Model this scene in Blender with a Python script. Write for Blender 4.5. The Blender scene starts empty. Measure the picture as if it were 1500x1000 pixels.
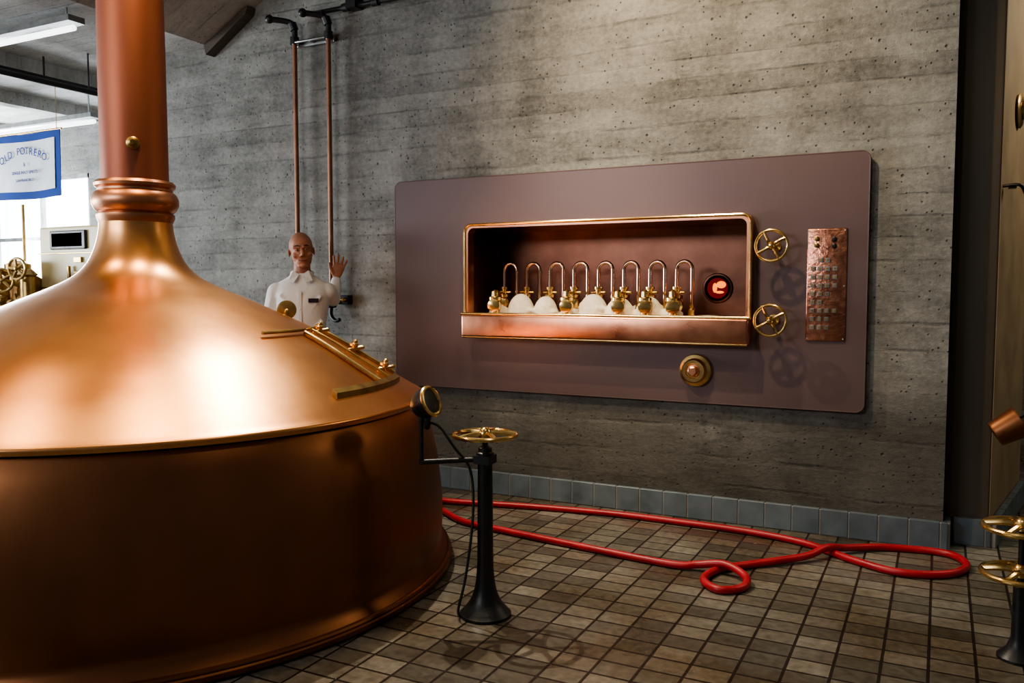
import bpy, math, random
from mathutils import Vector, Matrix
random.seed(4)
PI=math.pi
# ------------------------------------------------------------------ materials
def newmat(name):
    m=bpy.data.materials.new(name); m.use_nodes=True
    nt=m.node_tree; b=nt.nodes['Principled BSDF']; return m,nt,b
def N(nt,t,**k):
    n=nt.nodes.new(t)
    for a,v in k.items():
        if a.startswith('i_'):
            n.inputs[a[2:].replace('_',' ')].default_value=v
        else: setattr(n,a,v)
    return n
def ramp(nt,fac,stops):
    r=nt.nodes.new('ShaderNodeValToRGB'); e=r.color_ramp.elements
    while len(e)<len(stops): e.new(0.5)
    for i,(p,c) in enumerate(stops):
        e[i].position=p; e[i].color=(c[0],c[1],c[2],1)
    nt.links.new(fac,r.inputs[0]); return r
def mathn(nt,op,a,b=None,c=None):
    n=nt.nodes.new('ShaderNodeMath'); n.operation=op
    for i,v in enumerate((a,b,c)):
        if v is None: continue
        if isinstance(v,(int,float)): n.inputs[i].default_value=v
        else: nt.links.new(v,n.inputs[i])
    return n.outputs[0]
def simple(name,c1,c2=None,rough=.5,metal=0,scale=6,bump=0,bscale=40,rvar=.1,spec=None,detail=5,stretch=None):
    m,nt,b=newmat(name)
    tc=N(nt,'ShaderNodeTexCoord'); mp=N(nt,'ShaderNodeMapping')
    if stretch: mp.inputs['Scale'].default_value=stretch
    nt.links.new(tc.outputs['Object'],mp.inputs[0])
    no=N(nt,'ShaderNodeTexNoise',i_Scale=scale,i_Detail=detail); nt.links.new(mp.outputs[0],no.inputs['Vector'])
    if c2 is None: c2=tuple(x*.75 for x in c1)
    r=ramp(nt,no.outputs['Fac'],[(.3,c2),(.7,c1)]); nt.links.new(r.outputs[0],b.inputs['Base Color'])
    rr=mathn(nt,'MULTIPLY_ADD',no.outputs['Fac'],rvar*2,rough-rvar); nt.links.new(rr,b.inputs['Roughness'])
    b.inputs['Metallic'].default_value=metal
    if spec is not None: b.inputs['Specular IOR Level'].default_value=spec
    if bump:
        n2=N(nt,'ShaderNodeTexNoise',i_Scale=bscale,i_Detail=4); nt.links.new(mp.outputs[0],n2.inputs['Vector'])
        bp=N(nt,'ShaderNodeBump'); bp.inputs['Strength'].default_value=bump; bp.inputs['Distance'].default_value=.01
        nt.links.new(n2.outputs['Fac'],bp.inputs['Height']); nt.links.new(bp.outputs[0],b.inputs['Normal'])
    return m
def emis(name,c,s):
    m,nt,b=newmat(name); b.inputs['Base Color'].default_value=(*c,1)
    b.inputs['Emission Color'].default_value=(*c,1); b.inputs['Emission Strength'].default_value=s; return m
def concrete(name,dark,light,stain=False,board=.135,axis='Z',seamk=.36):
    m,nt,b=newmat(name); L=nt.links
    tc=N(nt,'ShaderNodeTexCoord'); sp=N(nt,'ShaderNodeSeparateXYZ'); L.new(tc.outputs['Object'],sp.inputs[0])
    ln=N(nt,'ShaderNodeTexNoise',i_Scale=.9,i_Detail=6,i_Roughness=.6); L.new(tc.outputs['Object'],ln.inputs['Vector'])
    z=mathn(nt,'MULTIPLY_ADD',ln.outputs['Fac'],.055,sp.outputs[axis])
    # uneven board heights
    w1=mathn(nt,'SINE',mathn(nt,'MULTIPLY',sp.outputs[axis],7.3)); z=mathn(nt,'MULTIPLY_ADD',w1,.035,z)
    zz=mathn(nt,'DIVIDE',z,board)
    fl=mathn(nt,'FLOOR',zz)
    wn=N(nt,'ShaderNodeTexWhiteNoise',noise_dimensions='1D'); L.new(fl,wn.inputs['W'])
    sd=mathn(nt,'PINGPONG',zz,.5)
    mp=N(nt,'ShaderNodeMapping'); L.new(tc.outputs['Object'],mp.inputs[0])
    mp.inputs['Scale'].default_value={'Z':(1.0,1.0,3.2),'Y':(1,4,1)}[axis]
    st=N(nt,'ShaderNodeTexNoise',i_Scale=2.4,i_Detail=10,i_Roughness=.72); L.new(mp.outputs[0],st.inputs['Vector'])
    bl=N(nt,'ShaderNodeTexNoise',i_Scale=1.0,i_Detail=9,i_Roughness=.66); L.new(tc.outputs['Object'],bl.inputs['Vector'])
    gr=N(nt,'ShaderNodeTexNoise',i_Scale=34,i_Detail=7,i_Roughness=.78); L.new(tc.outputs['Object'],gr.inputs['Vector'])
    brk=N(nt,'ShaderNodeTexNoise',i_Scale=1.8,i_Detail=8,i_Roughness=.75); L.new(mp.outputs[0],brk.inputs['Vector'])
    # vertical run-off streaks
    mv=N(nt,'ShaderNodeMapping'); L.new(tc.outputs['Object'],mv.inputs[0]); mv.inputs['Scale'].default_value=(3.2,3.2,.45)
    vs=N(nt,'ShaderNodeTexNoise',i_Scale=1.3,i_Detail=7,i_Roughness=.6); L.new(mv.outputs[0],vs.inputs['Vector'])
    seam=N(nt,'ShaderNodeMapRange',interpolation_type='SMOOTHSTEP'); L.new(sd,seam.inputs[0])
    seam.inputs[1].default_value=0; seam.inputs[2].default_value=.10; seam.inputs[3].default_value=1; seam.inputs[4].default_value=0
    bm=N(nt,'ShaderNodeMapRange'); L.new(brk.outputs['Fac'],bm.inputs[0]); bm.inputs[1].default_value=.46; bm.inputs[2].default_value=.62
    seamv=mathn(nt,'MULTIPLY',seam.outputs[0],bm.outputs[0])
    def pit(scale,lo,hi,thr):
        vo=N(nt,'ShaderNodeTexVoronoi',i_Scale=scale); L.new(tc.outputs['Object'],vo.inputs['Vector'])
        pr=N(nt,'ShaderNodeMapRange'); L.new(vo.outputs['Distance'],pr.inputs[0]); pr.inputs[1].default_value=lo; pr.inputs[2].default_value=hi; pr.inputs[3].default_value=1; pr.inputs[4].default_value=0
        cs=N(nt,'ShaderNodeSeparateColor'); L.new(vo.outputs['Color'],cs.inputs[0])
        return mathn(nt,'MULTIPLY',pr.outputs[0],mathn(nt,'GREATER_THAN',cs.outputs[0],thr))
    pits=mathn(nt,'MAXIMUM',pit(16,.06,.16,.88),pit(42,.12,.26,.84))
    v=mathn(nt,'MULTIPLY',st.outputs['Fac'],.26); v=mathn(nt,'MULTIPLY_ADD',bl.outputs['Fac'],.32,v)
    v=mathn(nt,'MULTIPLY_ADD',vs.outputs['Fac'],.14,v)
    v=mathn(nt,'MULTIPLY_ADD',wn.outputs['Value'],.035,v); v=mathn(nt,'MULTIPLY_ADD',gr.outputs['Fac'],.245,v)
    r=ramp(nt,v,[(.40,dark),(.505,tuple((a*.5+c*.5) for a,c in zip(dark,light))),(.61,light)])
    col=r.outputs[0]
    def darken(col,fac,k,tint=(0,0,0)):
        mx=N(nt,'ShaderNodeMix',data_type='RGBA'); L.new(col,mx.inputs[6])
        f=mathn(nt,'MULTIPLY',fac,k); L.new(f,mx.inputs[0]); mx.inputs[7].default_value=(*tint,1); return mx.outputs[2]
    col=darken(col,seamv,seamk,(.05,.05,.046)); col=darken(col,pits,.7,(.03,.03,.027))
    if stain:
        sr=N(nt,'ShaderNodeMapRange',interpolation_type='SMOOTHSTEP'); 
        bz=mathn(nt,'MULTIPLY_ADD',bl.outputs['Fac'],-1.1,sp.outputs['Z']); L.new(bz,sr.inputs[0])
        sr.inputs[1].default_value=-.15; sr.inputs[2].default_value=.42; sr.inputs[3].default_value=1; sr.inputs[4].default_value=0
        col=darken(col,sr.outputs[0],.70,(.037,.031,.023))
    L.new(col,b.inputs['Base Color']); b.inputs['Roughness'].default_value=.85
    h=mathn(nt,'MULTIPLY',st.outputs['Fac'],.7); h=mathn(nt,'MULTIPLY_ADD',seamv,-.42,h); h=mathn(nt,'MULTIPLY_ADD',pits,-.7,h)
    h=mathn(nt,'MULTIPLY_ADD',wn.outputs['Value'],.15,h); h=mathn(nt,'MULTIPLY_ADD',gr.outputs['Fac'],.5,h)
    bp=N(nt,'ShaderNodeBump'); bp.inputs['Strength'].default_value=.75; bp.inputs['Distance'].default_value=.02
    L.new(h,bp.inputs['Height']); L.new(bp.outputs[0],b.inputs['Normal'])
    return m
def tilefloor():
    m,nt,b=newmat('quarry_tile'); L=nt.links
    tc=N(nt,'ShaderNodeTexCoord')
    br=N(nt,'ShaderNodeTexBrick',offset=0,squash=1.0); L.new(tc.outputs['Object'],br.inputs['Vector'])
    br.inputs['Scale'].default_value=1; br.inputs['Brick Width'].default_value=.152; br.inputs['Row Height'].default_value=.112
    br.inputs['Mortar Size'].default_value=.006; br.inputs['Mortar Smooth'].default_value=.25; br.inputs['Bias'].default_value=0
    br.inputs['Color1'].default_value=(.10,.096,.082,1); br.inputs['Color2'].default_value=(.25,.242,.212,1); br.inputs['Mortar'].default_value=(.028,.022,.018,1)
    no=N(nt,'ShaderNodeTexNoise',i_Scale=1.6,i_Detail=6); L.new(tc.outputs['Object'],no.inputs['Vector'])
    n2=N(nt,'ShaderNodeTexNoise',i_Scale=30,i_Detail=6); L.new(tc.outputs['Object'],n2.inputs['Vector'])
    r=ramp(nt,no.outputs['Fac'],[(.38,(.64,.52,.40)),(.62,(1.05,1.04,1.02))])
    mx=N(nt,'ShaderNodeMix',data_type='RGBA',blend_type='MULTIPLY'); mx.inputs[0].default_value=1; L.new(br.outputs['Color'],mx.inputs[6]); L.new(r.outputs[0],mx.inputs[7])
    r2=ramp(nt,n2.outputs['Fac'],[(.3,(.62,.62,.62)),(.7,(1.15,1.15,1.15))])
    m2=N(nt,'ShaderNodeMix',data_type='RGBA',blend_type='MULTIPLY'); m2.inputs[0].default_value=1; L.new(mx.outputs[2],m2.inputs[6]); L.new(r2.outputs[0],m2.inputs[7])
    L.new(m2.outputs[2],b.inputs['Base Color'])
    ro=mathn(nt,'MULTIPLY_ADD',no.outputs['Fac'],.35,.13); L.new(ro,b.inputs['Roughness'])
    h=mathn(nt,'MULTIPLY_ADD',br.outputs['Fac'],-1,1.0); h=mathn(nt,'MULTIPLY_ADD',n2.outputs['Fac'],.3,h)
    bp=N(nt,'ShaderNodeBump'); bp.inputs['Strength'].default_value=.6; bp.inputs['Distance'].default_value=.006
    L.new(h,bp.inputs['Height']); L.new(bp.outputs[0],b.inputs['Normal']); return m

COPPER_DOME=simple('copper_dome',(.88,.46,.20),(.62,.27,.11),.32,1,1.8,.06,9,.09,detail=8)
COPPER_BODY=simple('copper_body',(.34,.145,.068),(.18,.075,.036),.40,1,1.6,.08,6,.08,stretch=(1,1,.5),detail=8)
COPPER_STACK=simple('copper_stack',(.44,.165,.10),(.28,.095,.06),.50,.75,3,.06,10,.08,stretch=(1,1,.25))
COPPER_RING=simple('copper_ring',(.62,.30,.17),(.44,.19,.11),.38,1,3,.06,10,.08)
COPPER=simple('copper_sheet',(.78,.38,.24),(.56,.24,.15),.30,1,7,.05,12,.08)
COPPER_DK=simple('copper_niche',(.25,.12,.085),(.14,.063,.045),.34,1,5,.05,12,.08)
COPPER_HAM=simple('copper_plate',(.75,.34,.22),(.42,.17,.11),.25,1,22,.25,45,.08)
BRASS=simple('brass',(.90,.66,.30),(.68,.45,.18),.22,1,9,.03,30,.07)
BRASS_DK=simple('brass_aged',(.56,.38,.15),(.34,.22,.09),.33,1,14,.05,30,.08)
BLACK=simple('black_iron',(.014,.015,.017),(.008,.008,.009),.42,0,12,.08,60,.1)
PANEL=simple('panel_paint',(.150,.100,.100),(.125,.083,.084),.38,.1,1.3,0,60,.04)
STEEL=simple('galvanised_steel',(.45,.46,.46),(.3,.31,.31),.35,1,15)
PIPE=simple('copper_pipe',(.34,.17,.11),(.22,.11,.07),.45,.8,10)
TUBEM=simple('polished_tube',(.80,.56,.42),(.60,.40,.29),.14,1,6,0,30,.04)
RED=simple('red_rubber',(.46,.022,.036),(.32,.013,.022),.42,0,10)
FOAM=simple('beer_foam',(.88,.82,.70),(.78,.70,.56),.75,0,30,.3,60)
CREAM=simple('cream_enamel',(.66,.54,.28),(.56,.44,.22),.35,0,3)
SHIRT=simple('white_cotton',(.80,.80,.80),(.70,.71,.73),.85,0,5,.4,16)
NAVY=simple('navy_cloth',(.03,.02,.035),None,.8,0,8)
TROUS=simple('grey_trousers',(.06,.065,.08),None,.85,0,8)
SKIN=simple('skin',(.44,.205,.125),(.35,.15,.09),.5,0,18)
LIP=simple('lips',(.27,.09,.065),None,.5,0,18)
BROW=simple('eyebrow_hair',(.05,.03,.02),None,.8,0,60)
EYEW=simple('eye_white',(.65,.60,.55),None,.3); EYED=simple('eye_dark',(.02,.012,.01),None,.2)
TILEB=simple('blue_grey_tile',(.17,.215,.255),(.10,.13,.155),.32,0,7,.05,30)
GROUT=simple('grout',(.34,.33,.30),None,.9,0,20)
CONC=concrete('board_formed_concrete',(.11,.109,.10),(.41,.408,.378),True)
CONC2=concrete('concrete_plain',(.17,.17,.16),(.45,.45,.43))
CONCC=concrete('concrete_ceiling',(.28,.28,.27),(.60,.60,.58),False,.15,'Y',.35)
DARKC=simple('dark_bronze_column',(.11,.09,.065),(.065,.053,.038),.5,.1,3,.1,20,stretch=(1,1,.2))
BEIGE=simple('beige_plaster',(.38,.29,.18),(.27,.20,.12),.7,0,4)
TUBE=emis('fluorescent_tube',(.95,.97,1),3)
GLOW=emis('porthole_glow',(1,.22,.01),2.0)  # red-orange glow inside the porthole, as emissive blobs
EMBER=emis('porthole_ember',(.6,.02,.003),.12)  # dim dark-red emissive disc behind the porthole glow
SKYM=emis('bright_daylight',(.92,.97,1),6.0)
FLOORM=tilefloor()
BANW=simple('banner_white',(.86,.88,.93),None,.9,0,4); BANB=simple('banner_blue',(.015,.06,.30),None,.9,0,4)
FACE=simple('gauge_face',(.30,.22,.15),None,.3,0,10); WATER=simple('wort_film',(.50,.36,.24),None,.12,0,12,.2,30)
# ------------------------------------------------------------------ mesh builder
def cr(pts,n=8,closed=False):
    P=[Vector(p) for p in pts]; out=[]; L=len(P)
    seg=L if closed else L-1
    for i in range(seg):
        g=lambda k:(P[k%L] if closed else P[max(0,min(L-1,k))])
        a,b,c,d=g(i-1),g(i),g(i+1),g(i+2)
        for j in range(n):
            t=j/n
            out.append(.5*((2*b)+(c-a)*t+(2*a-5*b+4*c-d)*t*t+(3*b-a-3*c+d)*t**3))
    if not closed: out.append(P[-1].copy())
    return out
class B:
    def __init__(s): s.v=[];s.f=[];s.m=[]
    def add(s,v,f,mi=0,M=None):
        o=len(s.v)
        s.v+=[tuple(M@Vector(p)) if M else tuple(p) for p in v]
        s.f+=[tuple(i+o for i in q) for q in f]; s.m+=[mi]*len(f); return s
    def box(s,lo,hi,mi=0,M=None):
        x0,y0,z0=lo;x1,y1,z1=hi
        v=[(x0,y0,z0),(x1,y0,z0),(x1,y1,z0),(x0,y1,z0),(x0,y0,z1),(x1,y0,z1),(x1,y1,z1),(x0,y1,z1)]
        return s.add(v,[(0,3,2,1),(4,5,6,7),(0,1,5,4),(1,2,6,5),(2,3,7,6),(3,0,4,7)],mi,M)
    def lathe(s,prof,mi=0,M=None,n=48):
        v=[];f=[];k=len(prof)
        for i in range(n):
            a=2*PI*i/n
            for r,z in prof: v.append((r*math.cos(a),r*math.sin(a),z))
        for i in range(n):
            j=(i+1)%n
            for q in range(k-1): f.append((i*k+q,j*k+q,j*k+q+1,i*k+q+1))
        if prof[0][0]>1e-5: f.append(tuple(i*k for i in reversed(range(n))))
        if prof[-1][0]>1e-5: f.append(tuple(i*k+k-1 for i in range(n)))
        return s.add(v,f,mi,M)
    def tube(s,pts,r,mi=0,n=12,closed=False,M=None,flat=None):
        P=[Vector(p) for p in pts]; L=len(P); R=r if isinstance(r,(list,tuple)) else [r]*L
        v=[];f=[]; T=[]
        for i in range(L):
            a=P[(i-1)%L] if (closed or i>0) else P[i]; b=P[(i+1)%L] if (closed or i<L-1) else P[i]
            t=(b-a); T.append(t.normalized() if t.length>1e-9 else Vector((0,0,1)))
        nr=T[0].orthogonal().normalized()
        if flat: nr=(Vector(flat)-T[0]*Vector(flat).dot(T[0])).normalized()
        fr=[]
        for i in range(L):
            nr=(nr-T[i]*nr.dot(T[i])); nr=nr.normalized() if nr.length>1e-6 else T[i].orthogonal().normalized()
            fr.append((nr.copy(),T[i].cross(nr)))
        for i in range(L):
            ri=R[i]; ra,rb=(ri if isinstance(ri,(tuple,list)) else (ri,ri))
            for k in range(n):
                a=2*PI*k/n; v.append(P[i]+fr[i][0]*math.cos(a)*ra+fr[i][1]*math.sin(a)*rb)
        for i in range(L if closed else L-1):
            j=(i+1)%L
            for k in range(n):
                q=(k+1)%n; f.append((i*n+k,i*n+q,j*n+q,j*n+k))
        if not closed:
            f.append(tuple(reversed(range(n)))); f.append(tuple((L-1)*n+k for k in range(n)))
        return s.add(v,f,mi,M)
    def cap(s,a,b,ra,rb,mi=0,M=None,n=14):
        a=Vector(a);b=Vector(b);d=(b-a);l=d.length;d=d.normalized()
        pts=[];rs=[]
        for k in range(5):
            t=PI/2*k/4; pts.append(a-d*ra*math.cos(t)); rs.append(max(1e-4,ra*math.sin(t)))
        for k in range(5):
            t=PI/2*k/4; pts.append(b+d*rb*math.sin(t)); rs.append(max(1e-4,rb*math.cos(t)))
        return s.tube(pts,rs,mi,n,M=M)
    def ell(s,c,r,mi=0,M=None,nu=24,nv=16,rot=None):
        v=[];f=[]
        Q=Matrix.Translation(c)@(rot.to_4x4() if rot else Matrix.Identity(4))
        for j in range(1,nv):
            t=PI*j/nv
            for i in range(nu):
                a=2*PI*i/nu; v.append(Q@Vector((r[0]*math.sin(t)*math.cos(a),r[1]*math.sin(t)*math.sin(a),r[2]*math.cos(t))))
        top=len(v); v.append(Q@Vector((0,0,r[2]))); bot=len(v); v.append(Q@Vector((0,0,-r[2])))
        for j in range(nv-2):
            for i in range(nu):
                k=(i+1)%nu; f.append((j*nu+i,(j+1)*nu+i,(j+1)*nu+k,j*nu+k))
        for i in range(nu):
            k=(i+1)%nu; f.append((top,i,k)); f.append((bot,(nv-2)*nu+k,(nv-2)*nu+i))
        return s.add(v,f,mi,M)
    def torus(s,R,r,mi=0,M=None,n=48,k=10):
        pts=[(R*math.cos(2*PI*i/n),R*math.sin(2*PI*i/n),0) for i in range(n)]
        return s.tube(pts,r,mi,k,True,M)
    def loft(s,rings,mi=0,M=None,n=28):
        v=[];f=[]
        for cx,cy,cz,rx,ry in rings:
            for i in range(n):
                a=2*PI*i/n; v.append((cx+rx*math.cos(a),cy+ry*math.sin(a),cz))
        for j in range(len(rings)-1):
            for i in range(n):
                k=(i+1)%n; f.append((j*n+i,j*n+k,(j+1)*n+k,(j+1)*n+i))
        f.append(tuple(reversed(range(n)))); f.append(tuple((len(rings)-1)*n+i for i in range(n)))
        return s.add(v,f,mi,M)
    def build(s,name,mats,parent=None,smooth=True,bevel=0,remesh=0,sm=0,split=35,loc=None,rot=None):
        me=bpy.data.meshes.new(name); me.from_pydata(s.v,[],s.f); me.update()
        for m in (mats if isinstance(mats,list) else [mats]): me.materials.append(m)
        for p,mi in zip(me.polygons,s.m): p.material_index=mi; p.use_smooth=smooth
        o=bpy.data.objects.new(name,me); bpy.context.collection.objects.link(o)
        if parent: o.parent=parent
        if loc: o.location=loc
        if rot: o.rotation_euler=rot
        if bevel:
            b=o.modifiers.new('b','BEVEL'); b.width=bevel; b.segments=3; b.limit_method='ANGLE'; b.angle_limit=math.radians(40)
        if remesh:
            r=o.modifiers.new('r','REMESH'); r.mode='VOXEL'; r.voxel_size=remesh; r.use_smooth_shade=True
            if sm:
                q=o.modifiers.new('s','SMOOTH'); q.factor=.5; q.iterations=sm
        elif smooth and split:
            e=o.modifiers.new('e','EDGE_SPLIT'); e.split_angle=math.radians(split)
        return o
def empty(name,loc=(0,0,0),rz=0):
    e=bpy.data.objects.new(name,None); bpy.context.collection.objects.link(e); e.location=loc; e.rotation_euler=(0,0,rz); e.empty_display_size=.1; return e
def orient(pos,axis,roll=0):
    q=Vector(axis).normalized().to_track_quat('Z','Y'); return Matrix.Translation(pos)@q.to_matrix().to_4x4()@Matrix.Rotation(roll,4,'Z')
FRONT=(0,-1,0)
def wheel(b,R,r,M,spokes=4,mi=0,hub=.022,dish=.0):
    b.torus(R,r,mi,M)
    b.lathe([(0,-.02+dish),(hub,-.02+dish),(hub*1.1,0+dish),(hub*.8,.018+dish),(hub*.4,.026+dish),(0,.027+dish)],mi,M,24)
    for k in range(spokes):
        a=2*PI*k/spokes+.5
        p=[(0.6*hub*math.cos(a),.6*hub*math.sin(a),dish),(R*.5*math.cos(a+.06),R*.5*math.sin(a+.06),dish*.7+.004),(R*math.cos(a),R*math.sin(a),0)]
        b.tube(cr(p,5),[r*1.05]*11,mi,8,M=M)
def rrect(x0,x1,z0,z1,r,y,n=8):
    out=[]
    for cx,cz,a0 in ((x1-r,z1-r,0),(x0+r,z1-r,PI/2),(x0+r,z0+r,PI),(x1-r,z0+r,1.5*PI)):
        for i in range(n+1):
            a=a0+PI/2*i/n; out.append((cx+r*math.cos(a),y,cz+r*math.sin(a)))
    return out
# ------------------------------------------------------------------ room
b=B(); b.box((-13,-4,-.1),(4,10,0)); b.build('floor',FLOORM,smooth=False)
b=B()
X0,X1,Y0,Y1=-5.75,.045,4.83,5.35
nx0,nx1,nz0,nz1=-2.78,-.92,1.02,1.78
b.box((X0,Y0,0),(nx0,Y1,3.75)); b.box((nx1,Y0,0),(X1,Y1,3.75)); b.box((nx0,Y0,0),(nx1,Y1,nz0)); b.box((nx0,Y0,nz1),(nx1,Y1,3.75))
b.build('wall_main',CONC,smooth=False)
b=B(); b.box((.045,4.98,0),(.26,5.35,3.75)); b.build('wall_recess',DARKC,smooth=False,bevel=.01)
b=B()
v=[(.262,4.985,0),(.475,6.1,0),(.30,6.1,0),(.2,4.985,0)]; v+= [(x,y,3.75) for x,y,_ in v]
b.add(v,[(0,1,5,4),(1,2,6,5),(2,3,7,6),(3,0,4,7),(4,5,6,7),(3,2,1,0)]); b.build('wall_reveal',BEIGE,smooth=False)
b=B(); b.box((-1,8.4,0),(4,8.6,3.75)); b.build('wall_far',CONC2,smooth=False)
b=B(); b.box((-5.95,4.83,0),(-5.751,6.2,3.2)); b.build('wall_return',CONC2,smooth=False)
b=B(); wx0,wx1,wz0,wz1=-11,-8.38,1.15,2.62
b.box((-12.2,6.2,0),(wx0,6.4,3.2)); b.box((wx1,6.2,0),(-5.75,6.4,3.2)); b.box((wx0,6.2,0),(wx1,6.4,wz0)); b.box((wx0,6.2,wz1),(wx1,6.4,3.2))
b.build('wall_rear',CONC2,smooth=False)
b=B(); b.box((-12.4,-4,0),(-12.2,6.4,3.2)); b.build('wall_left',CONC2,smooth=False)
b=B(); b.box((wx0,6.22,wz0),(wx1,6.26,wz0+.05)); b.box((wx0,6.22,wz1-.05),(wx1,6.26,wz1))
for x in (wx0,wx0+.86,wx0+1.73,wx1-.05): b.box((x,6.22,wz0),(x+.05,6.26,wz1))
b.box((wx0,6.22,1.9),(wx1,6.26,1.94)); b.box((wx0,6.33,wz0),(wx1,6.34,wz1),1)
b.build('window_1',[STEEL,SKYM],smooth=False)
b=B(); b.box((-12.4,-4,3.2),(-5.05,6.4,3.4))
for x in (-9.6,-8.0,-6.75): b.box((x,-4,3.08),(x+.14,6.2,3.2))
b.build('ceiling',CONCC,smooth=False)
b=B(); prof=[(-5.05,3.2),(-4.55,3.46),(-4.2,3.75)]
v=[];f=[]
for x,z in prof: v+=[(x,-4,z),(x,4.83,z),(x,-4,z+.2),(x,4.83,z+.2)]
for i in range(2):
    a=i*4;c=a+4
    f+=[(a,c,c+1,a+1),(a+2,a+3,c+3,c+2),(a,a+2,c+2,c),(a+1,c+1,c+3,a+3)]
f+=[(0,1,3,2),(8,10,11,9)]
b.add(v,f); b.build('ceiling_haunch',CONCC,smooth=False)
b=B(); b.box((-4.2,-4,3.75),(4,8.6,3.95)); b.build('ceiling_upper',CONCC,smooth=False)
b=B(); b.add([(-5.05,4.74,3.19),(-4.60,4.74,3.425),(-4.62,4.74,3.37),(-5.03,4.74,3.12),(-5.05,4.829,3.19),(-4.60,4.829,3.425),(-4.62,4.829,3.37),(-5.03,4.829,3.12)],[(0,3,2,1),(4,5,6,7),(0,1,5,4),(1,2,6,5),(2,3,7,6),(3,0,4,7)]); b.build('beam_haunch',DARKC,smooth=False,bevel=.004)
def tiles(name,p0,p1,t=.028,h=.145,step=.147):
    p0=Vector(p0);p1=Vector(p1);d=(p1-p0);L=d.length;d.normalize()
    ang=math.atan2(d.y,d.x); M=Matrix.Translation(p0)@Matrix.Rotation(ang,4,'Z')
    b=B(); b.box((0,.0,0),(L,t*.8,h-.004),1,M)
    x=0
    while x<L-.02:
        w=min(step,L-x); b.box((x+.003,-.004,.004),(x+w-.003,t,h),0,M); x+=step
    return b.build(name,[TILEB,GROUT],smooth=False,bevel=.003)
tiles('baseboard_main',(-5.7,4.802,0),(.07,4.802,0))
tiles('baseboard_corner',(.077,4.812,0),(.077,4.95,0))
tiles('baseboard_recess',(.095,4.952,0),(.27,4.952,0))
tiles('baseboard_reveal',(.292,4.96,0),(.505,6.1,0))
def fluoro(name,y,x0,x1,z):
    e=empty(name,(0,0,0)); b=B(); b.box((x0,y-.06,z+.03),(x1,y+.06,z+.07)); 
    for x in (x0+.1,x1-.1): b.tube([(x,y,z+.06),(x,y,3.199)],.008)
    b.build('housing',STEEL,e,smooth=False); b=B(); b.tube([(x0+.03,y,z),(x1-.03,y,z)],.02); b.build('lamp_tube',TUBE,e)
fluoro('fluorescent_lamp',3.72,-6.3,-5.1,3.06); fluoro('fluorescent_lamp',5.2,-8.5,-6.9,2.87)
b=B(); b.tube([(-6.05,1.5,2.9),(-6.05,6.18,2.9)],.022)
b.tube([(-6.45,1.5,3.02),(-6.45,6.18,3.02)],.03)
for y in (2.5,3.6,4.5,5.6): b.tube([(-6.05,y,2.9),(-6.05,y,3.199)],.006)
for y in (2.5,4.4): b.tube([(-6.45,y,3.02),(-6.45,y,3.199)],.008)
b.build('sprinkler_pipe',BLACK)
# wall water pipes
e=empty('wall_water_pipes')
b=B(); b.tube([(-4.172,4.76,1.30),(-4.172,4.76,3.14)],.017); b.tube([(-3.868,4.76,1.27),(-3.868,4.76,3.14)],.017); b.build('risers',PIPE,e)
b=B()
for x in (-4.172,-3.868):
    b.tube(cr([(x,4.76,3.10),(x,4.76,3.2),(x-.03,4.74,3.245),(x-.14,4.66,3.26)],6),.02)
    b.lathe([(0,0),(.032,0),(.032,.05),(0,.05)],0,Matrix.Translation((x,4.76,3.09)),16)
    b.ell((x-.14,4.66,3.26),(.03,.03,.03)); b.lathe([(0,0),(.03,0),(.03,.05),(0,.05)],0,orient((x,4.76,3.19),(-.3,-.2,1)),16)
b.tube([(-4.02,4.78,3.29),(-2.6,4.78,3.29)],.016); b.tube([(-4.02,4.78,3.29),(-3.88,4.72,3.26)],.016)
for x in (-3.75,-3.5,-3.2): b.lathe([(0,0),(.028,0),(.028,.05),(0,.05)],0,orient((x,4.78,3.29),(1,0,0)),14)
b.box((-3.70,4.74,3.27),(-3.62,4.83,3.34))
b.build('fittings',BLACK,e)
b=B(); b.box((-4.20,4.785,3.075),(-3.84,4.80,3.12)); b.tube([(-4.19,4.745,3.10),(-3.85,4.745,3.10)],.010)
for x in (-4.172,-4.02,-3.868): b.tube([(x,4.74,3.1),(x,4.829,3.1)],.014)
b.build('bracket',STEEL,e,bevel=.002)
b=B(); b.box((-3.865,4.77,1.235),(-3.735,4.829,1.30)); b.lathe([(0,0),(.028,0),(.034,.01),(.034,.05),(.02,.07),(0,.07)],0,Matrix.Translation((-3.868,4.76,1.21)),18)
b.tube(cr([(-3.868,4.76,1.24),(-3.868,4.75,1.16),(-3.82,4.74,1.12),(-3.78,4.74,1.13)],5),.014)
b.build('outlet_box',BLACK,e,bevel=.004)
b=B(); b.lathe([(0,0),(.018,0),(.018,.012),(.008,.02),(0,.02)],0,orient((-3.77,4.77,1.268),FRONT),18); b.cap((-3.80,4.765,1.27),(-3.75,4.765,1.27),.006,.006); b.build('outlet_cock',BRASS,e)
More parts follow.
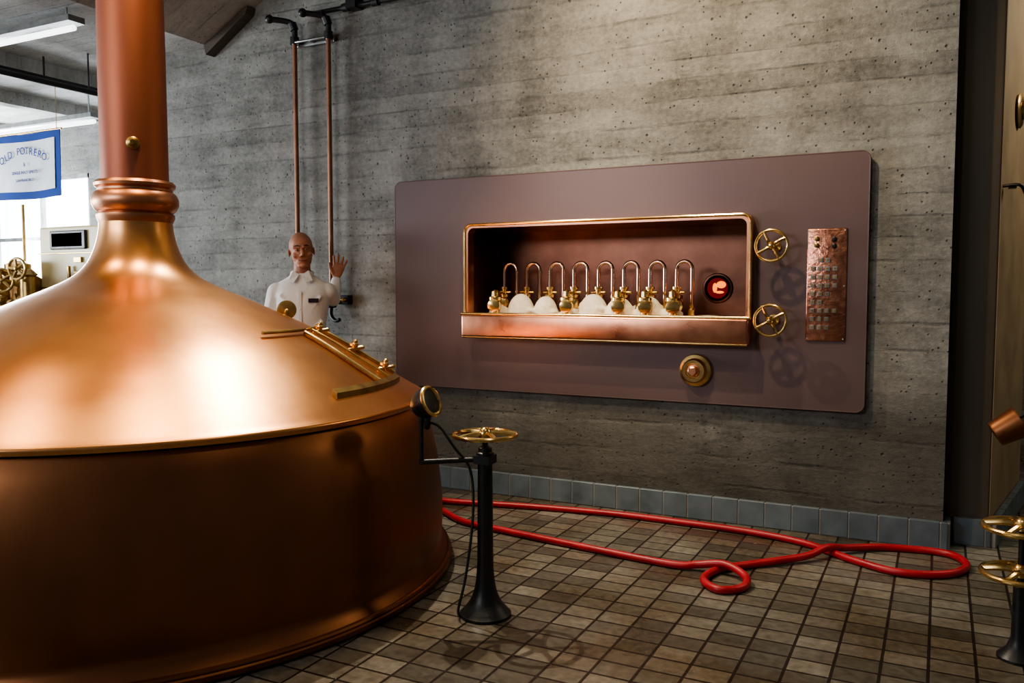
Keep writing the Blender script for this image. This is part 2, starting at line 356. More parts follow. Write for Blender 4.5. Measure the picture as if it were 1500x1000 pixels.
# ------------------------------------------------------------------ kettle
KX,KY=-3.465,2.81
K=empty('copper_brew_kettle',(KX,KY,0))
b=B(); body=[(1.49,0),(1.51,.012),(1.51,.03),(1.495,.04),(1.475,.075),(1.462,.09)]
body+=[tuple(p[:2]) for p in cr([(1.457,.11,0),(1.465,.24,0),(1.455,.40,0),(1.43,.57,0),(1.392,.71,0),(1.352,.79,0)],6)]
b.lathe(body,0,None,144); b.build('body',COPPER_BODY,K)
b=B(); b.torus(1.362,.014,0,Matrix.Translation((0,0,.815)),160,12); b.build('rim',COPPER_DOME,K)
b=B(); b.torus(1.49,.014,0,Matrix.Translation((0,0,.04)),160,10); b.build('foot_ring',COPPER_BODY,K)
dp=[(1.372,.800),(1.372,.822),(1.34,.842),(1.25,.897),(1.12,.977),(.96,1.075),(.80,1.160),(.64,1.236),(.50,1.300),(.385,1.350),(.29,1.40),(.228,1.46),(.192,1.53),(.170,1.61),(.163,1.69)]
dome=[tuple(p[:2]) for p in cr([(a,c,0) for a,c in dp],5)]
def domez(r):
    for (r1,z1),(r2,z2) in zip(dome,dome[1:]):
        if r2<=r<=r1 and r1>r2: return z1+(z2-z1)*(r1-r)/(r1-r2)
    return .82
b=B(); b.lathe([(0,.80)]+dome,0,None,144); b.build('dome',COPPER_DOME,K)
q=.92
b=B(); b.lathe([(r*q,z) for r,z in [(.178,1.66),(.190,1.685),(.190,1.70),(.182,1.71),(.20,1.725),(.212,1.75),(.212,1.775),(.20,1.80),(.183,1.812),(.183,1.822),(.196,1.832),(.198,1.845),(.188,1.858),(.165,1.862)]],0,None,72); b.build('neck_ring',COPPER_RING,K)
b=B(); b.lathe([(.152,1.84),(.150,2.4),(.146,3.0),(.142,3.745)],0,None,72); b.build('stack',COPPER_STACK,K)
ca=math.atan2(-KY,-KX)-.03; cd=(math.cos(ca),math.sin(ca),0)
b=B(); b.lathe([(0,-.01),(.030,-.01),(.030,.012),(.022,.016),(.022,.026),(.012,.03),(.012,.045),(0,.046)],0,orient((cd[0]*.149,cd[1]*.149,2.02),cd),20); b.build('thermometer_boss',BRASS_DK,K)
def onD(r,th,off=.0):
    th=math.radians(th); return (r*math.cos(th),r*math.sin(th),domez(r)+off)
def patch(r0,r1,t0,t1,off,thick,n=14,m=14):
    v=[];f=[]
    for lay in (off,off-thick):
        for i in range(n+1):
            for j in range(m+1): v.append(onD(r0+(r1-r0)*i/n,t0+(t1-t0)*j/m,lay))
    S=(n+1)*(m+1)
    for i in range(n):
        for j in range(m):
            a=i*(m+1)+j; f.append((a,a+m+1,a+m+2,a+1)); f.append((S+a,S+a+1,S+a+m+2,S+a+m+1))
    for i in range(n):
        a=i*(m+1); f.append((a,S+a,S+a+m+1,a+m+1)); a+=m; f.append((a,a+m+1,S+a+m+1,S+a))
    for j in range(m):
        a=j; f.append((a,a+1,S+a+1,S+a)); a=n*(m+1)+j; f.append((a,S+a,S+a+1,a+1))
    return v,f
b=B(); b.add(*patch(.86,1.23,17,30,.014,.03)); b.build('hatch_door',COPPER_DOME,K)
b=B()
b.add(*patch(1.232,1.258,-3,29,.026,.04)); b.build('hatch_lower_bar',BRASS_DK,K)
b=B(); b.tube([onD(.85,t,.022) for t in range(-4,36,3)],.008,0,8)
b.tube([onD(.86+.37*i/10,16,.016) for i in range(11)],.010,0,8); b.tube([onD(.86+.37*i/10,30,.024) for i in range(11)],.010,0,8)
b.tube([onD(.86+.37*i/10,22,.024) for i in range(11)],.006,0,8)
b.build('hatch_tracks',BRASS_DK,K)
b=B()
for r_,t_ in ((.885,24),(1.19,27),(1.04,28)):
    p=Vector(onD(r_,t_,.02)); b.cap(p-Vector((.03,.03,0)),p+Vector((.03,.03,.015)),.010,.010); b.ell(p+Vector((0,0,.03)),(.025,.014,.014)); b.cap(p,p+Vector((.01,0,.045)),.008,.011)
b.build('hatch_hinges',BRASS,K)
p=Vector(onD(.70,50,0)); toC=Vector((-KX-p.x,-KY-p.y-.9,.5)).normalized()
b=B(); b.cap(p-Vector((0,0,.02)),p+Vector((0,0,.02)),.02,.02,0)
M=orient(p+Vector((0,0,.030)),toC)
b.lathe([(0,-.03),(.040,-.03),(.047,-.02),(.050,0),(.047,.010),(.038,.012)],0,M,32); b.lathe([(0,.005),(.038,.005)],1,M,32)
b.build('sight_glass',[BRASS_DK,FACE],K)
# ------------------------------------------------------------------ tap panel with niche
P=empty('lauter_tap_panel')
def holed(b,outer,inner,y0,y1,mi=0):
    n=len(outer); v=[(x,y0,z) for x,_,z in outer]+[(x,y0,z) for x,_,z in inner]+[(x,y1,z) for x,_,z in outer]+[(x,y1,z) for x,_,z in inner]
    f=[]
    for i in range(n):
        j=(i+1)%n
        f+=[(i,n+i,n+j,j),(2*n+i,2*n+j,3*n+j,3*n+i),(i,j,2*n+j,2*n+i),(n+i,3*n+i,3*n+j,n+j)]
    b.add(v,f,mi)
b=B(); holed(b,rrect(-3.335,-.345,.69,2.067,.045,0),rrect(-2.745,-.945,1.06,1.745,.03,0),4.788,4.829)
b.build('backing_plate',PANEL,P,smooth=False)
b=B(); b.tube(rrect(-3.335,-.345,.69,2.067,.045,4.790),.004,0,6,True); b.build('backing_plate_edge',PANEL,P)
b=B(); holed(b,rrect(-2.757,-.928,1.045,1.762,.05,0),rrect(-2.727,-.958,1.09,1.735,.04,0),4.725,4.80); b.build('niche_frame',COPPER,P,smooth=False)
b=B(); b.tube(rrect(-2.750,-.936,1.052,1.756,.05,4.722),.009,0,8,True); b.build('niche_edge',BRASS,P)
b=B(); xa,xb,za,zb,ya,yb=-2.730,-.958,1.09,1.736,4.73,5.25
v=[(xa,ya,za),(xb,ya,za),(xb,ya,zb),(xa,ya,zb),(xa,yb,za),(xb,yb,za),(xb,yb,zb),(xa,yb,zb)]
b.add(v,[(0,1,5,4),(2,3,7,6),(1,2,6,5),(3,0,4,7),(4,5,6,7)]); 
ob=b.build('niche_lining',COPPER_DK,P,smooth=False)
so=ob.modifiers.new('s','SOLIDIFY'); so.thickness=.008; so.offset=0
b=B(); b.box((-2.745,4.655,1.035),(-.925,4.735,1.185)); b.build('trough',COPPER,P,bevel=.018)
b=B(); b.tube([(-2.745,4.668,1.187),(-.925,4.668,1.187)],.010); b.tube([(-2.735,4.665,1.04),(-.935,4.665,1.04)],.007); b.build('trough_lip',BRASS,P)
b=B(); b.box((-2.725,4.735,1.10),(-.965,5.245,1.165)); b.build('wort_surface',WATER,P,smooth=False)
b=B(); 
for x,y,r,h in ((-2.43,4.90,.095,.15),(-2.25,4.89,.085,.135),(-1.92,4.88,.10,.15),(-1.74,4.86,.095,.13),(-1.56,4.88,.09,.135),(-2.09,4.93,.08,.07),(-2.60,4.91,.07,.09),(-1.42,4.88,.07,.08),(-2.02,5.08,.10,.07),(-1.66,5.08,.12,.09),(-2.35,5.08,.12,.08),(-1.2,4.86,.15,.028),(-1.05,4.82,.10,.022)):
    b.ell((x,y,1.165),(r,r*.9,h))
    for k in range(5):
        a=random.uniform(0,2*PI); u=random.uniform(.6,1.0); rr=r*random.uniform(.18,.34)
        b.ell((x+r*u*math.cos(a),y+r*.8*u*math.sin(a),1.165+h*math.sqrt(max(0,1-u*u))*.7),(rr,rr,rr*min(1,h/r)*.7))
b.build('foam',FOAM,P,remesh=.007,sm=4)
g=B(); t=B()
def sc(pr,k): return [(r*k,z) for r,z in pr]
for k in range(8):
    x=-2.60+k*.168; y=4.99
    pts=[(x+.0,y,1.30),(x,y,1.45)]+[(x+.047-.047*math.cos(a),y,1.465+.047*math.sin(a)) for a in [PI*i/10 for i in range(11)]]+[(x+.094,y,1.44),(x+.094,y,1.20)]
    g.tube(pts,.0115,0,12)
    M=Matrix.Translation((x,y,0))
    t.lathe(sc([(0,1.16),(.016,1.16),(.016,1.20),(.030,1.205),(.030,1.215),(.022,1.22),(.030,1.235),(.034,1.258),(.028,1.28),(.018,1.285),(.028,1.292),(.028,1.308),(.016,1.313),(.016,1.34),(.022,1.344),(.022,1.358),(0,1.36)],1.3),0,M,24)
    if k in (0,3,5,6,7):
        yy=4.80; M=Matrix.Translation((x+.03,yy,.02))
        t.lathe(sc([(0,1.145),(.020,1.145),(.02,1.19),(.032,1.195),(.036,1.225),(.028,1.25),(.034,1.256),(.034,1.272),(.02,1.278),(.018,1.31),(.010,1.32),(0,1.32)],1.2),0,M,24)
        Mf=orient((x+.03,yy-.005,1.24),(.35,-1,0)); t.lathe(sc([(.014,0),(.014,.03),(.030,.032),(.034,.04),(.034,.05),(.02,.055),(0,.056)],1.15),0,Mf,24)
        t.tube([(x+.03,yy,1.32),(x,4.99,1.32)],.012)
    Mf=orient((x,y-.02,1.25),(.25,-1,-.1)); t.lathe(sc([(.014,0),(.014,.05),(.030,.052),(.034,.06),(.034,.07),(.02,.078),(0,.08)],1.25),0,Mf,24)
    t.cap((x-.045,y,1.325),(x+.045,y,1.325),.008,.008)
    t.lathe([(0,1.16),(.024,1.16),(.024,1.22),(.016,1.23),(.016,1.25),(0,1.251)],0,Matrix.Translation((x+.094,y,0)),16)
g.build('goosenecks',TUBEM,P); t.build('brass_taps',BRASS,P)
b=B(); M=orient((-1.236,5.245,1.35),FRONT)
b.lathe([(.078,0),(.092,0),(.094,.004),(.090,.010),(.080,.012),(.078,.0)],0,M,40); b.lathe([(.0,.004),(.079,.004)],1,M,40)
b.lathe([(0,.0055),(.064,.0055)],3,M,40)
b.ell((-1.213,5.238,1.372),(.030,.008,.022),2); b.ell((-1.252,5.238,1.352),(.014,.006,.030),2); b.ell((-1.222,5.239,1.325),(.026,.004,.008),2)
b.build('porthole',[COPPER_DK,BLACK,GLOW,EMBER],P)
for i,z in enumerate((1.578,1.176)):
    b=B(); M=orient((-.815,4.66,z),FRONT); wheel(b,.083,.0085,M,4)
    b.lathe([(0,-.13),(.03,-.13),(.03,-.12),(.012,-.115),(.010,0),(0,0)],0,M,20); b.build('valve_handwheel_%d'%(i+1),BRASS,P)
b=B(); M=orient((-1.245,4.79,.878),FRONT)
b.lathe([(0,0),(.092,0),(.096,.012),(.09,.03),(.072,.036),(.070,.06),(.062,.072),(.045,.072),(.042,.064)],0,M,48); b.lathe([(.042,.062),(.03,.066),(.028,.09),(.02,.096),(0,.096)],1,M,40)
b.build('drain_knob',[BRASS,COPPER],P)
b=B(); b.box((-.648,4.778,1.066),(-.446,4.79,1.668)); b.build('control_plate',COPPER_HAM,P,bevel=.006)
b=B()
for r_ in range(9):
    for c in range(4):
        if (r_ in (0,4,5,7,8) and c==3) or (r_==0 and c==0): continue
        if r_==5 and c==2: continue
        x=-.615+c*.037; z=1.50-r_*.045; b.box((x-.011,4.768,z-.011),(x+.011,4.78,z+.011),0); b.box((x-.006,4.764,z-.006),(x+.006,4.77,z+.006),1)
for x,z in ((-.60,1.58),(-.51,1.61),(-.51,1.575),(-.60,1.615)): b.lathe([(0,0),(.013,0),(.013,.012),(.006,.016),(0,.016)],1 if x<-.55 else 2,orient((x,4.779,z),FRONT),16)
for x in (-.638,-.456):
    for z in (1.078,1.36,1.656): b.lathe([(0,0),(.005,0),(.004,.003),(0,.004)],0,orient((x,4.779,z),FRONT),10)
b.build('control_buttons',[STEEL,BRASS_DK,BLACK],P,smooth=False)
# ------------------------------------------------------------------ valve pedestal
V=empty('valve_pedestal',(-1.642,2.98,0))
b=B(); prof=[(0,0),(.105,0),(.107,.012),(.098,.02)]+[tuple(p[:2]) for p in cr([(.095,.024,0),(.066,.06,0),(.046,.11,0),(.036,.18,0),(.033,.26,0)],5)]+[(.030,.66),(.036,.665),(.036,.68),(.028,.685),(.028,.70),(.018,.705),(.012,.71),(.012,.75),(0,.75)]
b.lathe(prof,0,None,40); b.build('column',BLACK,V)
b=B(); wheel(b,.127,.0095,Matrix.Translation((0,0,.752)),5,0,.026,.006); b.build('handwheel',BRASS,V)
r3=Vector((.891,.454,0))
b=B(); a0=Vector((0,0,.652)); a1=Vector((-.232,-.118,.640)); a2=a1+Vector((0,0,.09)); a3=a1+Vector((0,0,.165))
b.tube([a0,a0*.5+a1*.5,a1],.011); b.tube([a1-Vector((0,0,.01)),a2,a3],.009); b.box((-.035,-.035,.635),(.035,.035,.67))
G=Vector((-.208,-.11,.885)); ax=Vector((.93,.0,.36)).normalized(); b.cap(a3,G-ax*.03,.01,.014)
M=orient(G,ax); b.lathe([(0,-.075),(.022,-.072),(.046,-.05),(.06,-.02),(.062,.0),(.062,.018),(.05,.02)],0,M,36)
b.cap(G-Vector((0,0,.05)),G-Vector((0,0,.10)),.018,.012)
cab=[G+Vector((0,0,-.08)),G+r3*.05+Vector((0,0,-.10)),G+r3*.11+Vector((0,0,-.185)),G+r3*.175+Vector((0,0,-.28)),G+r3*.20+Vector((0,-.03,-.46)),G+r3*.185+Vector((0,-.06,-.70)),G+r3*.16+Vector((0,-.07,-.83)),G+r3*.12+Vector((.02,-.02,-.879))]
b.tube(cr(cab,6),.0055,0,8); b.build('gauge_bracket',BLACK,V)
b=B(); b.torus(.058,.009,0,M@Matrix.Translation((0,0,.02)),36,8); b.lathe([(0,.017),(.056,.017)],1,M,36); b.build('gauge_lens',[BRASS,BLACK],V)
V2=empty('valve_stand',(.29,3.5,0))
b=B(); b.lathe([(0,0),(.07,0),(.07,.01),(.04,.04),(.026,.08),(.024,.27),(.012,.28),(.012,.50),(0,.50)],0,None,32); b.build('post',BLACK,V2)
for z in (.485,.315):
    b=B(); wheel(b,.128,.0105,Matrix.Translation((0,0,z)),5,0,.028,.012); b.build('handwheel',BRASS,V2)
b=B(); b.lathe([(0,0),(.06,0),(.06,.01),(.02,.03),(.018,1.16),(0,1.17)],0,Matrix.Translation((.385,4.25,0)),20)
b.lathe([(.018,.62),(.038,.64),(.042,1.10),(.02,1.16)],0,Matrix.Translation((.385,4.25,0)),20)
b.build('iron_hook_post',BLACK)
e=empty('copper_bucket'); M=orient((.252,4.16,.735),(.75,.1,.5))@Matrix.Translation((0,0,-.03))
b=B(); b.lathe([(0,0),(.052,0),(.056,.008),(.068,.11),(.072,.115),(.064,.115),(.05,.01),(0,.01)],0,M,32); b.build('pail',COPPER_BODY,e)
b=B(); b.tube([M@Vector((.068*math.cos(a),0,.11+.06*math.sin(a))) for a in [PI*i/12 for i in range(13)]],.005,0,8); b.build('handle',BLACK,e)
b=B(); b.lathe([(0,0),(.09,0),(.095,.01),(.08,.02),(.05,.02),(.045,.03),(0,.032)],0,orient((.352,5.44,2.32),(.982,-.187,0)),32); b.build('bronze_medallion',BRASS_DK)
b=B(); b.box((.295,5.0,1.86),(.33,5.06,1.88)); b.tube(cr([(.27,5.0,1.87),(.34,4.97,1.87),(.37,5.02,1.83)],4),.008); b.build('wall_hook',BLACK)
# ------------------------------------------------------------------ hose
pts=[(-3.25,4.33),(-3.0,4.44),(-2.72,4.44),(-2.18,4.56),(-1.68,4.63),(-1.27,4.635),(-.89,4.62),(-.59,4.54),(-.34,4.36),(-.13,4.27),(.07,4.35),(.15,4.53),(.06,4.69),(-.21,4.66),(-.39,4.52,.03),(-.475,4.40,.052),(-.56,4.28,.03),(-.78,4.07),(-.90,3.93),(-.93,3.76),(-.84,3.66),(-.75,3.73),(-.76,3.85,.03),(-.87,3.915,.052),(-1.0,3.92,.03),(-1.13,3.90),(-1.62,3.96),(-2.09,4.03),(-2.40,4.09),(-2.7,4.28),(-3.0,4.36)]
b=B(); b.tube(cr([(p[0],p[1],p[2] if len(p)>2 else .019) for p in pts],8),.0185,0,12); b.build('red_hose',RED)
# ------------------------------------------------------------------ background machines + banner
e=empty('filter_cabinet')
b=B(); b.box((-7.45,4.98,0),(-6.60,5.5,1.91)); b.build('case',CREAM,e,smooth=False,bevel=.02)
b=B(); b.box((-7.27,4.955,1.70),(-6.78,4.985,1.87)); b.build('control_slot',BLACK,e,smooth=False,bevel=.01)
b=B(); 
for z in (1.35,1.66): b.box((-7.46,4.965,z),(-6.59,4.985,z+.012))
for z in (1.28,1.45,1.58): b.box((-6.95,4.96,z),(-6.85,4.98,z+.05))
b.tube([(-7.0,4.95,.3),(-7.0,4.95,1.55)],.015)
b.build('trim_rails',BRASS_DK,e,smooth=False,bevel=.003)
b=B(); b.box((-7.24,4.955,1.725),(-6.82,4.957,1.845)); b.build('slot_window',STEEL,e,smooth=False)
e=empty('brass_grain_mill')
b=B(); b.box((-8.2,4.7,0),(-7.47,5.2,1.12)); b.build('base',CREAM,e,smooth=False,bevel=.02)
b=B()
b.lathe([(0,-.3),(.16,-.3),(.17,-.27),(.12,-.24),(.12,.0),(.18,.03),(.18,.07),(.10,.10),(.10,.24),(.15,.26),(.15,.30),(0,.30)],0,orient((-7.75,4.9,1.32),(1,0,0)),32)
b.lathe([(0,1.1),(.12,1.12),(.07,1.2),(.07,1.5),(.11,1.53),(.11,1.57),(.05,1.6),(0,1.6)],0,Matrix.Translation((-7.55,4.83,0)),28)
b.lathe([(0,1.1),(.1,1.12),(.06,1.2),(.06,1.45),(.09,1.47),(.04,1.52),(0,1.52)],0,Matrix.Translation((-7.25,4.72,0)),28)
wheel(b,.13,.014,orient((-7.7,4.62,1.56),(.3,-1,.1)),5); wheel(b,.10,.012,orient((-7.42,4.6,1.42),(.5,-1,0)),5); wheel(b,.09,.012,orient((-7.2,4.6,1.52),(.2,-1,0)),5)
wheel(b,.16,.016,orient((-8.0,4.62,1.30),(.3,-1,0)),6)
b.cap((-7.7,4.62,1.56),(-7.6,4.95,1.4),.02,.03); b.cap((-7.42,4.6,1.42),(-7.46,4.9,1.35),.02,.03); b.cap((-8.0,4.62,1.3),(-7.95,4.95,1.3),.03,.04); b.cap((-7.2,4.6,1.52),(-7.25,4.75,1.45),.018,.02)
for q_ in range(6): b.ell((-8.05+q_*.15,4.7,1.2+.04*(q_%2)),(.05,.05,.05))
b.build('machine_head',BRASS_DK,e)
b=B(); b.lathe([(0,1.1),(.2,1.1),(.21,1.3),(.2,1.42),(.16,1.5),(.14,1.5)],0,Matrix.Translation((-7.9,4.35,-.02)),36); b.lathe([(0,0),(.16,0),(.2,1.09),(0,1.09)],0,Matrix.Translation((-7.9,4.35,0)),36)
b.build('copper_vat',COPPER_STACK,e)
b=B(); b.tube([(-7.86,5.1,1.0),(-7.86,5.1,2.15)],.014); b.build('riser_pipe',BRASS_DK,e)
e=empty('hanging_banner')
def cloth(x0,x1,z0,z1,y,amp,name,mat,th=.006):
    b=B(); n=24;v=[];f=[]
    for lay in (0,th):
        for i in range(n+1):
            for j in range(n+1):
                x=x0+(x1-x0)*i/n; z=z0+(z1-z0)*j/n; s=(1-j/n)*.6+.4
                v.append((x,y+lay+amp*math.sin(x*9)*s,z-.012*math.sin((x-x0)/(x1-x0)*PI)*1))
    S=(n+1)**2
    for i in range(n):
        for j in range(n):
            a=i*(n+1)+j; f+= [(a,a+n+1,a+n+2,a+1),(S+a,S+a+1,S+a+n+2,S+a+n+1)]
    b.add(v,f); b.build(name,mat,e)
cloth(-8.10,-7.13,2.19,2.79,5.0,.012,'blue_cloth',BANB); cloth(-8.04,-7.20,2.26,2.72,4.992,.012,'white_field',BANW,.004)
b=B(); b.tube([(-8.12,5.0,2.79),(-7.11,5.0,2.79)],.01)
for x in (-8.05,-7.18): b.tube([(x,5,2.79),(x,5,3.199)],.003)
b.build('rod_and_cords',BRASS_DK,e)
def text(body,x,z,size,extr=.001,rz=0):
    cu=bpy.data.curves.new('t','FONT'); cu.body=body; cu.size=size; cu.align_x='CENTER'; cu.extrude=extr
    o=bpy.data.objects.new('lettering',cu); bpy.context.collection.objects.link(o); o.parent=e; o.location=(x,4.972,z); o.rotation_euler=(PI/2,rz,0); cu.materials.append(BANB)
for i,ch in enumerate('OLD POTRERO'):
    u=(i-5)/5; text(ch,-7.64+u*.30,2.59-.07*u*u,.095,.001,.38*u)
text('&',-7.62,2.48,.05); text('SINGLE MALT SPIRITS',-7.62,2.41,.04); text('SAN FRANCISCO',-7.62,2.34,.035)
# ------------------------------------------------------------------ man
TH=math.radians(33.4)
H=empty('man',(-3.885,4.47,0),TH)
b=B()
b.loft([(0,0,.90,.158,.115),(0,0,.97,.163,.12),(0,-.004,1.03,.150,.112),(0,-.004,1.12,.160,.118),(0,-.004,1.24,.180,.126),(0,0,1.31,.192,.120),(0,.006,1.355,.192,.100),(0,.010,1.390,.160,.084),(0,.012,1.42,.108,.074),(0,.010,1.442,.076,.066),(0,.008,1.454,.066,.062)],0)
b.ell((-.165,.006,1.325),(.064,.062,.066)); b.ell((.165,.010,1.325),(.063,.062,.066))
b.cap((-.176,.005,1.325),(-.236,.03,1.09),.061,.050); b.cap((-.236,.03,1.09),(-.20,-.15,.96),.050,.036)
b.cap((.172,.01,1.325),(.200,.062,1.275),.060,.052); b.cap((.200,.062,1.275),(.216,.128,1.400),.052,.036)
for p0,p1,r_ in (((-.13,-.096,1.30),(-.03,-.114,1.20),.013),((.13,-.096,1.29),(.04,-.116,1.16),.012),((-.14,-.082,1.14),(-.02,-.108,1.06),.013),((.14,-.082,1.12),(.03,-.106,1.05),.013),((-.20,-.042,1.28),(-.235,-.016,1.16),.013)):
    b.cap(p0,p1,r_,r_*.6)
b.build('shirt',SHIRT,H,remesh=.007,sm=9)
b=B()
for s in (-1,1):
    v=[(s*.012,-.070,1.437),(s*.050,-.052,1.466),(s*.072,-.022,1.456),(s*.078,-.082,1.400),(s*.042,-.104,1.388)]
    v2=[(x,y-.005,z+.003) for x,y,z in v]; b.add(v+v2,[(0,1,2,3,4),(9,8,7,6,5)]+[(i,(i+1)%5,5+(i+1)%5,5+i) for i in range(5)])
b.tube([(.068*math.cos(a),.010+.064*math.sin(a),1.454+.012*math.sin(a)) for a in [math.radians(q) for q in range(-60,241,15)]],[(.010,.012)]*21,0,10,flat=(0,0,1))
b.box((-.012,-.132,1.02),(.012,-.120,1.33))
for z in (1.30,1.21,1.12): b.ell((0,-.133,z),(.006,.003,.006),0)
b.build('collar_and_placket',SHIRT,H,smooth=False,bevel=.002)
b=B(); b.box((-.034,-.003,-.014),(.034,.004,.014),0,Matrix.Translation((.088,-.122,1.268))@Matrix.Rotation(.25,4,'Z')); b.build('name_patch',NAVY,H,smooth=False,bevel=.003)
b=B()
b.loft([(0,0,.80,.165,.115),(0,0,.88,.165,.118),(0,0,.94,.158,.115)])
for s in (-1,1):
    b.cap((s*.085,0,.84),(s*.09,0,.48),.088,.062); b.cap((s*.09,0,.48),(s*.09,.01,.10),.062,.05)
b.build('trousers',TROUS,H,remesh=.012,sm=3)
b=B()
for s in (-1,1):
    b.ell((s*.09,-.04,.045),(.045,.11,.045)); b.ell((s*.09,.03,.06),(.042,.05,.06))
b.build('boots',BLACK,H,remesh=.008,sm=2)
HM=Matrix.Translation((0.0,-.015,1.602))@Matrix.Rotation(math.radians(10),4,'Z')@Matrix.Rotation(math.radians(-5),4,'Y')@Matrix.Scale(1.03,4)
b=B()
b.ell((0,.020,.030),(.077,.094,.094),0,HM,32,24); b.ell((0,-.022,.032),(.066,.066,.070),0,HM,32,24)
b.ell((0,-.010,-.022),(.068,.076,.084),0,HM,32,24)
b.tube([HM@Vector(p) for p in [(-.054,.004,-.040),(-.042,-.028,-.078),(-.020,-.056,-.097),(.020,-.056,-.097),(.042,-.028,-.078),(.054,.004,-.040)]],[.013,.015,.016,.016,.015,.013],0,12)
b.ell((0,-.034,-.066),(.048,.050,.042),0,HM); b.ell((0,-.068,-.096),(.020,.015,.014),0,HM)
for s in (-1,1):
    b.ell((s*.040,-.058,-.028),(.024,.019,.020),0,HM)
    b.cap((s*.050,-.068,.026),(s*.014,-.084,.024),.009,.010,0,HM)
    b.ell((s*.078,.014,-.006),(.006,.014,.024),0,HM,rot=Matrix.Rotation(s*.35,3,'Z'))
    b.torus(1,.25,0,HM@Matrix.Translation((s*.080,.012,-.006))@Matrix.Rotation(s*.35,4,'Z')@Matrix.Rotation(PI/2,4,'Y')@Matrix.Diagonal((.023,.013,.012,1)),20,8)
    b.ell((s*.012,-.096,-.034),(.009,.010,.007),0,HM)
b.cap((0,-.082,.018),(0,-.106,-.026),.0080,.0115,0,HM)
b.tube([HM@Vector((0,.022,-.06)),Vector((0,.010,1.49)),Vector((0,.012,1.45)),Vector((0,.014,1.40))],[.056,.056,.062,.075],0,20)
b.build('head',SKIN,H,remesh=.0035,sm=7)
b=B()
for s in (-1,1):
    b.ell((s*.030,-.0725,.004),(.013,.010,.0070),0,HM,16,10); b.ell((s*.030+.001,-.0812,.004),(.0052,.003,.0055),1,HM,12,8)
b.build('eyes',[EYEW,EYED],H)
b=B()
for s in (-1,1):
    b.tube([HM@Vector(p) for p in cr([(s*.017,-.0825,.004),(s*.030,-.0855,.0118),(s*.044,-.075,.004)],5)],.0028,0,8)
    b.tube([HM@Vector(p) for p in cr([(s*.017,-.0815,.002),(s*.030,-.083,-.0055),(s*.044,-.074,.003)],5)],.0028,0,8)
b.build('eyelids',SKIN,H)
b=B(); b.tube([HM@Vector(p) for p in cr([(-.026,-.077,-.061),(-.013,-.084,-.065),(0,-.086,-.065),(.013,-.084,-.065),(.026,-.077,-.061)],4)],.0045,0,8); b.build('mouth',LIP,H)
b=B()
for s in (-1,1): b.tube([HM@Vector(p) for p in cr([(s*.013,-.0925,.028),(s*.030,-.087,.033),(s*.050,-.073,.027)],4)],[.003,.0036,.004,.004,.004,.004,.0035,.003,.002],0,6)
b.build('eyebrows',BROW,H)
def hand(name,W,flip,spread,curl):
    b=B(); 
    b.tube([W@Vector(p) for p in [(0,0,-.03),(0,0,0),(0,0,.03),(0,0,.07),(0,0,.09),(0,0,.096)]],[(.024,.02),(.026,.018),(.036,.016),(.043,.015),(.040,.013),(.03,.008)],0,20,flat=tuple((W.to_3x3()@Vector((1,0,0)))))
    for k,(x,l) in enumerate(((-.031,.068),(-.0105,.078),(.0105,.073),(.031,.058))):
        a=spread*(k-1.5)*flip; x*=flip
        p0=Vector((x,0,.078)); d=Vector((math.sin(a),0,math.cos(a))); c=Vector((0,-1,0))
        p1=p0+d*l*.45; p2=p1+(d*math.cos(curl)+c*math.sin(curl))*l*.32; p3=p2+(d*math.cos(curl*2)+c*math.sin(curl*2))*l*.27
        for A,Bb,ra,rb in ((p0,p1,.0100,.0095),(p1,p2,.0095,.0088),(p2,p3,.0088,.0078)): b.cap(A,Bb,ra,rb,0,W,10)
    x=-flip
    b.cap((x*.024,-.006,.022),(x*.050,-.012,.052),.014,.011,0,W,10); b.cap((x*.050,-.012,.052),(x*.066,-.014,.085),.011,.0085,0,W,10)
    b.build(name,SKIN,H,remesh=.0035,sm=2)
hand('left_hand',Matrix.Translation((.216,.130,1.425))@Matrix.Rotation(math.radians(14),4,'Y'),1,.18,.28)
hand('right_hand',Matrix.Translation((-.198,-.165,.95))@Matrix.Rotation(math.radians(125),4,'X'),-1,.05,.4)
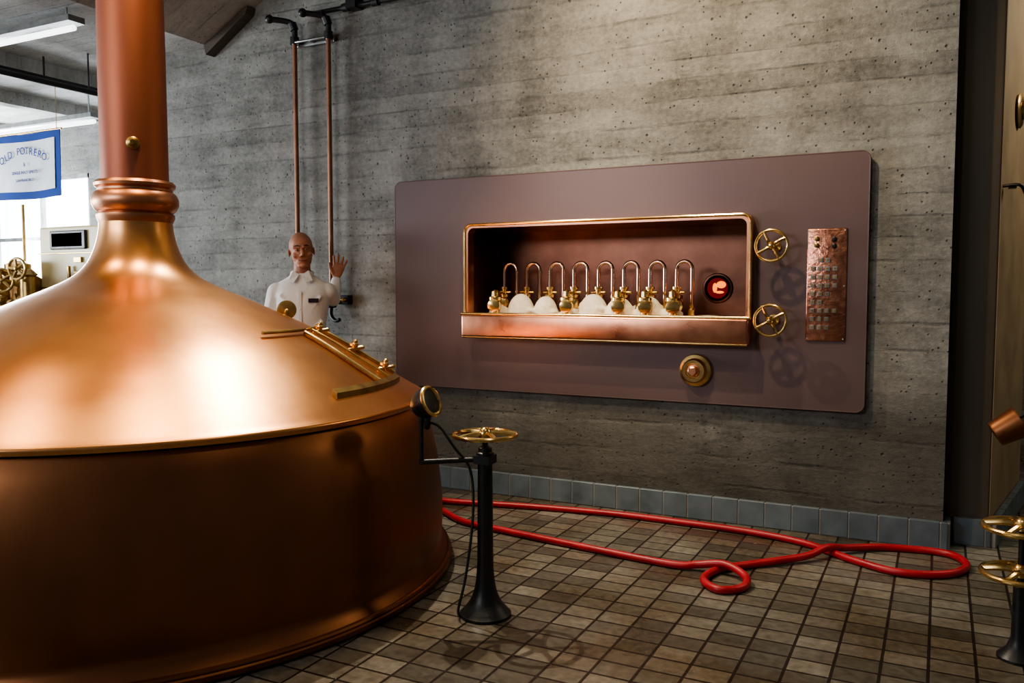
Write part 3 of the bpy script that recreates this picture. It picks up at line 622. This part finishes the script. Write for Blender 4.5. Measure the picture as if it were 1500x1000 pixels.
# ------------------------------------------------------------------ lights
def area(name,loc,tgt,size,energy,col,sy=None):
    l=bpy.data.lights.new(name,'AREA'); l.energy=energy; l.color=col; l.size=size
    if sy: l.shape='RECTANGLE'; l.size_y=sy
    o=bpy.data.objects.new(name,l); bpy.context.collection.objects.link(o); o.location=loc
    o.rotation_euler=(Vector(tgt)-Vector(loc)).to_track_quat('-Z','Y').to_euler(); return o
def spot(name,loc,tgt,ang,energy,col,rad=.05,blend=.9):
    l=bpy.data.lights.new(name,'SPOT'); l.energy=energy; l.color=col; l.spot_size=math.radians(ang); l.spot_blend=blend; l.shadow_soft_size=rad
    o=bpy.data.objects.new(name,l); bpy.context.collection.objects.link(o); o.location=loc
    o.rotation_euler=(Vector(tgt)-Vector(loc)).to_track_quat('-Z','Y').to_euler(); return o
WARM=(1,.76,.47)
area('window_daylight',(-9.7,6.15,1.95),(-7.5,2,2.3),2.4,480,(.87,.94,1),1.3)
area('west_fill',(-11.9,1.5,1.4),(-6,3.0,2.9),4,760,(.87,.94,1),1.6)  # added cool fill, tilted up to brighten the left ceiling; no window modelled there
area('side_fill',(-5.2,-2.8,3.1),(-4.2,4.8,1.9),4,185,(.93,.96,1),1.2)  # added overhead fill that evens out the light on the main wall
area('doorway_fill',(1.6,5.9,3.2),(.35,5.5,1.3),.6,22,(1,.86,.64))  # added warm fill to lift the beige reveal beside the doorway
spot('spot_panel',(-1.55,3.45,3.65),(-1.3,4.83,2.4),105,200,WARM,.04)
spot('spot_floor',(-2.94,3.72,3.65),(-1.4,3.1,0),80,420,(1,.88,.70),.02)
spot('spot_dome',(-2.85,2.45,3.65),(-2.9,2.3,1.0),120,120,(1,.70,.36),.12)
spot('spot_dome_left',(-4.0,1.6,3.65),(-3.8,2.0,1.0),110,90,(1,.70,.36),.15)
spot('spot_foam',(-2.4,2.7,3.5),(-1.9,5.0,1.2),40,165,(1,.84,.60),.05)
spot('spot_front_floor',(-.6,2.2,3.6),(-.3,3.9,0),120,42,(1,.84,.64),.08)
w=bpy.data.worlds.new('World'); bpy.context.scene.world=w; w.use_nodes=True
w.node_tree.nodes['Background'].inputs[0].default_value=(.115,.11,.102,1); w.node_tree.nodes['Background'].inputs[1].default_value=1.0
try: bpy.context.scene.view_settings.look='AgX - Medium High Contrast'
except Exception: pass
# ------------------------------------------------------------------ camera
c=bpy.data.cameras.new('camera'); c.sensor_width=36; c.lens=29.52; c.clip_start=.05
co=bpy.data.objects.new('camera',c); bpy.context.collection.objects.link(co); co.location=(0,0,1.35)
co.rotation_euler=(math.radians(90-3.63),0,math.radians(27)); bpy.context.scene.camera=co
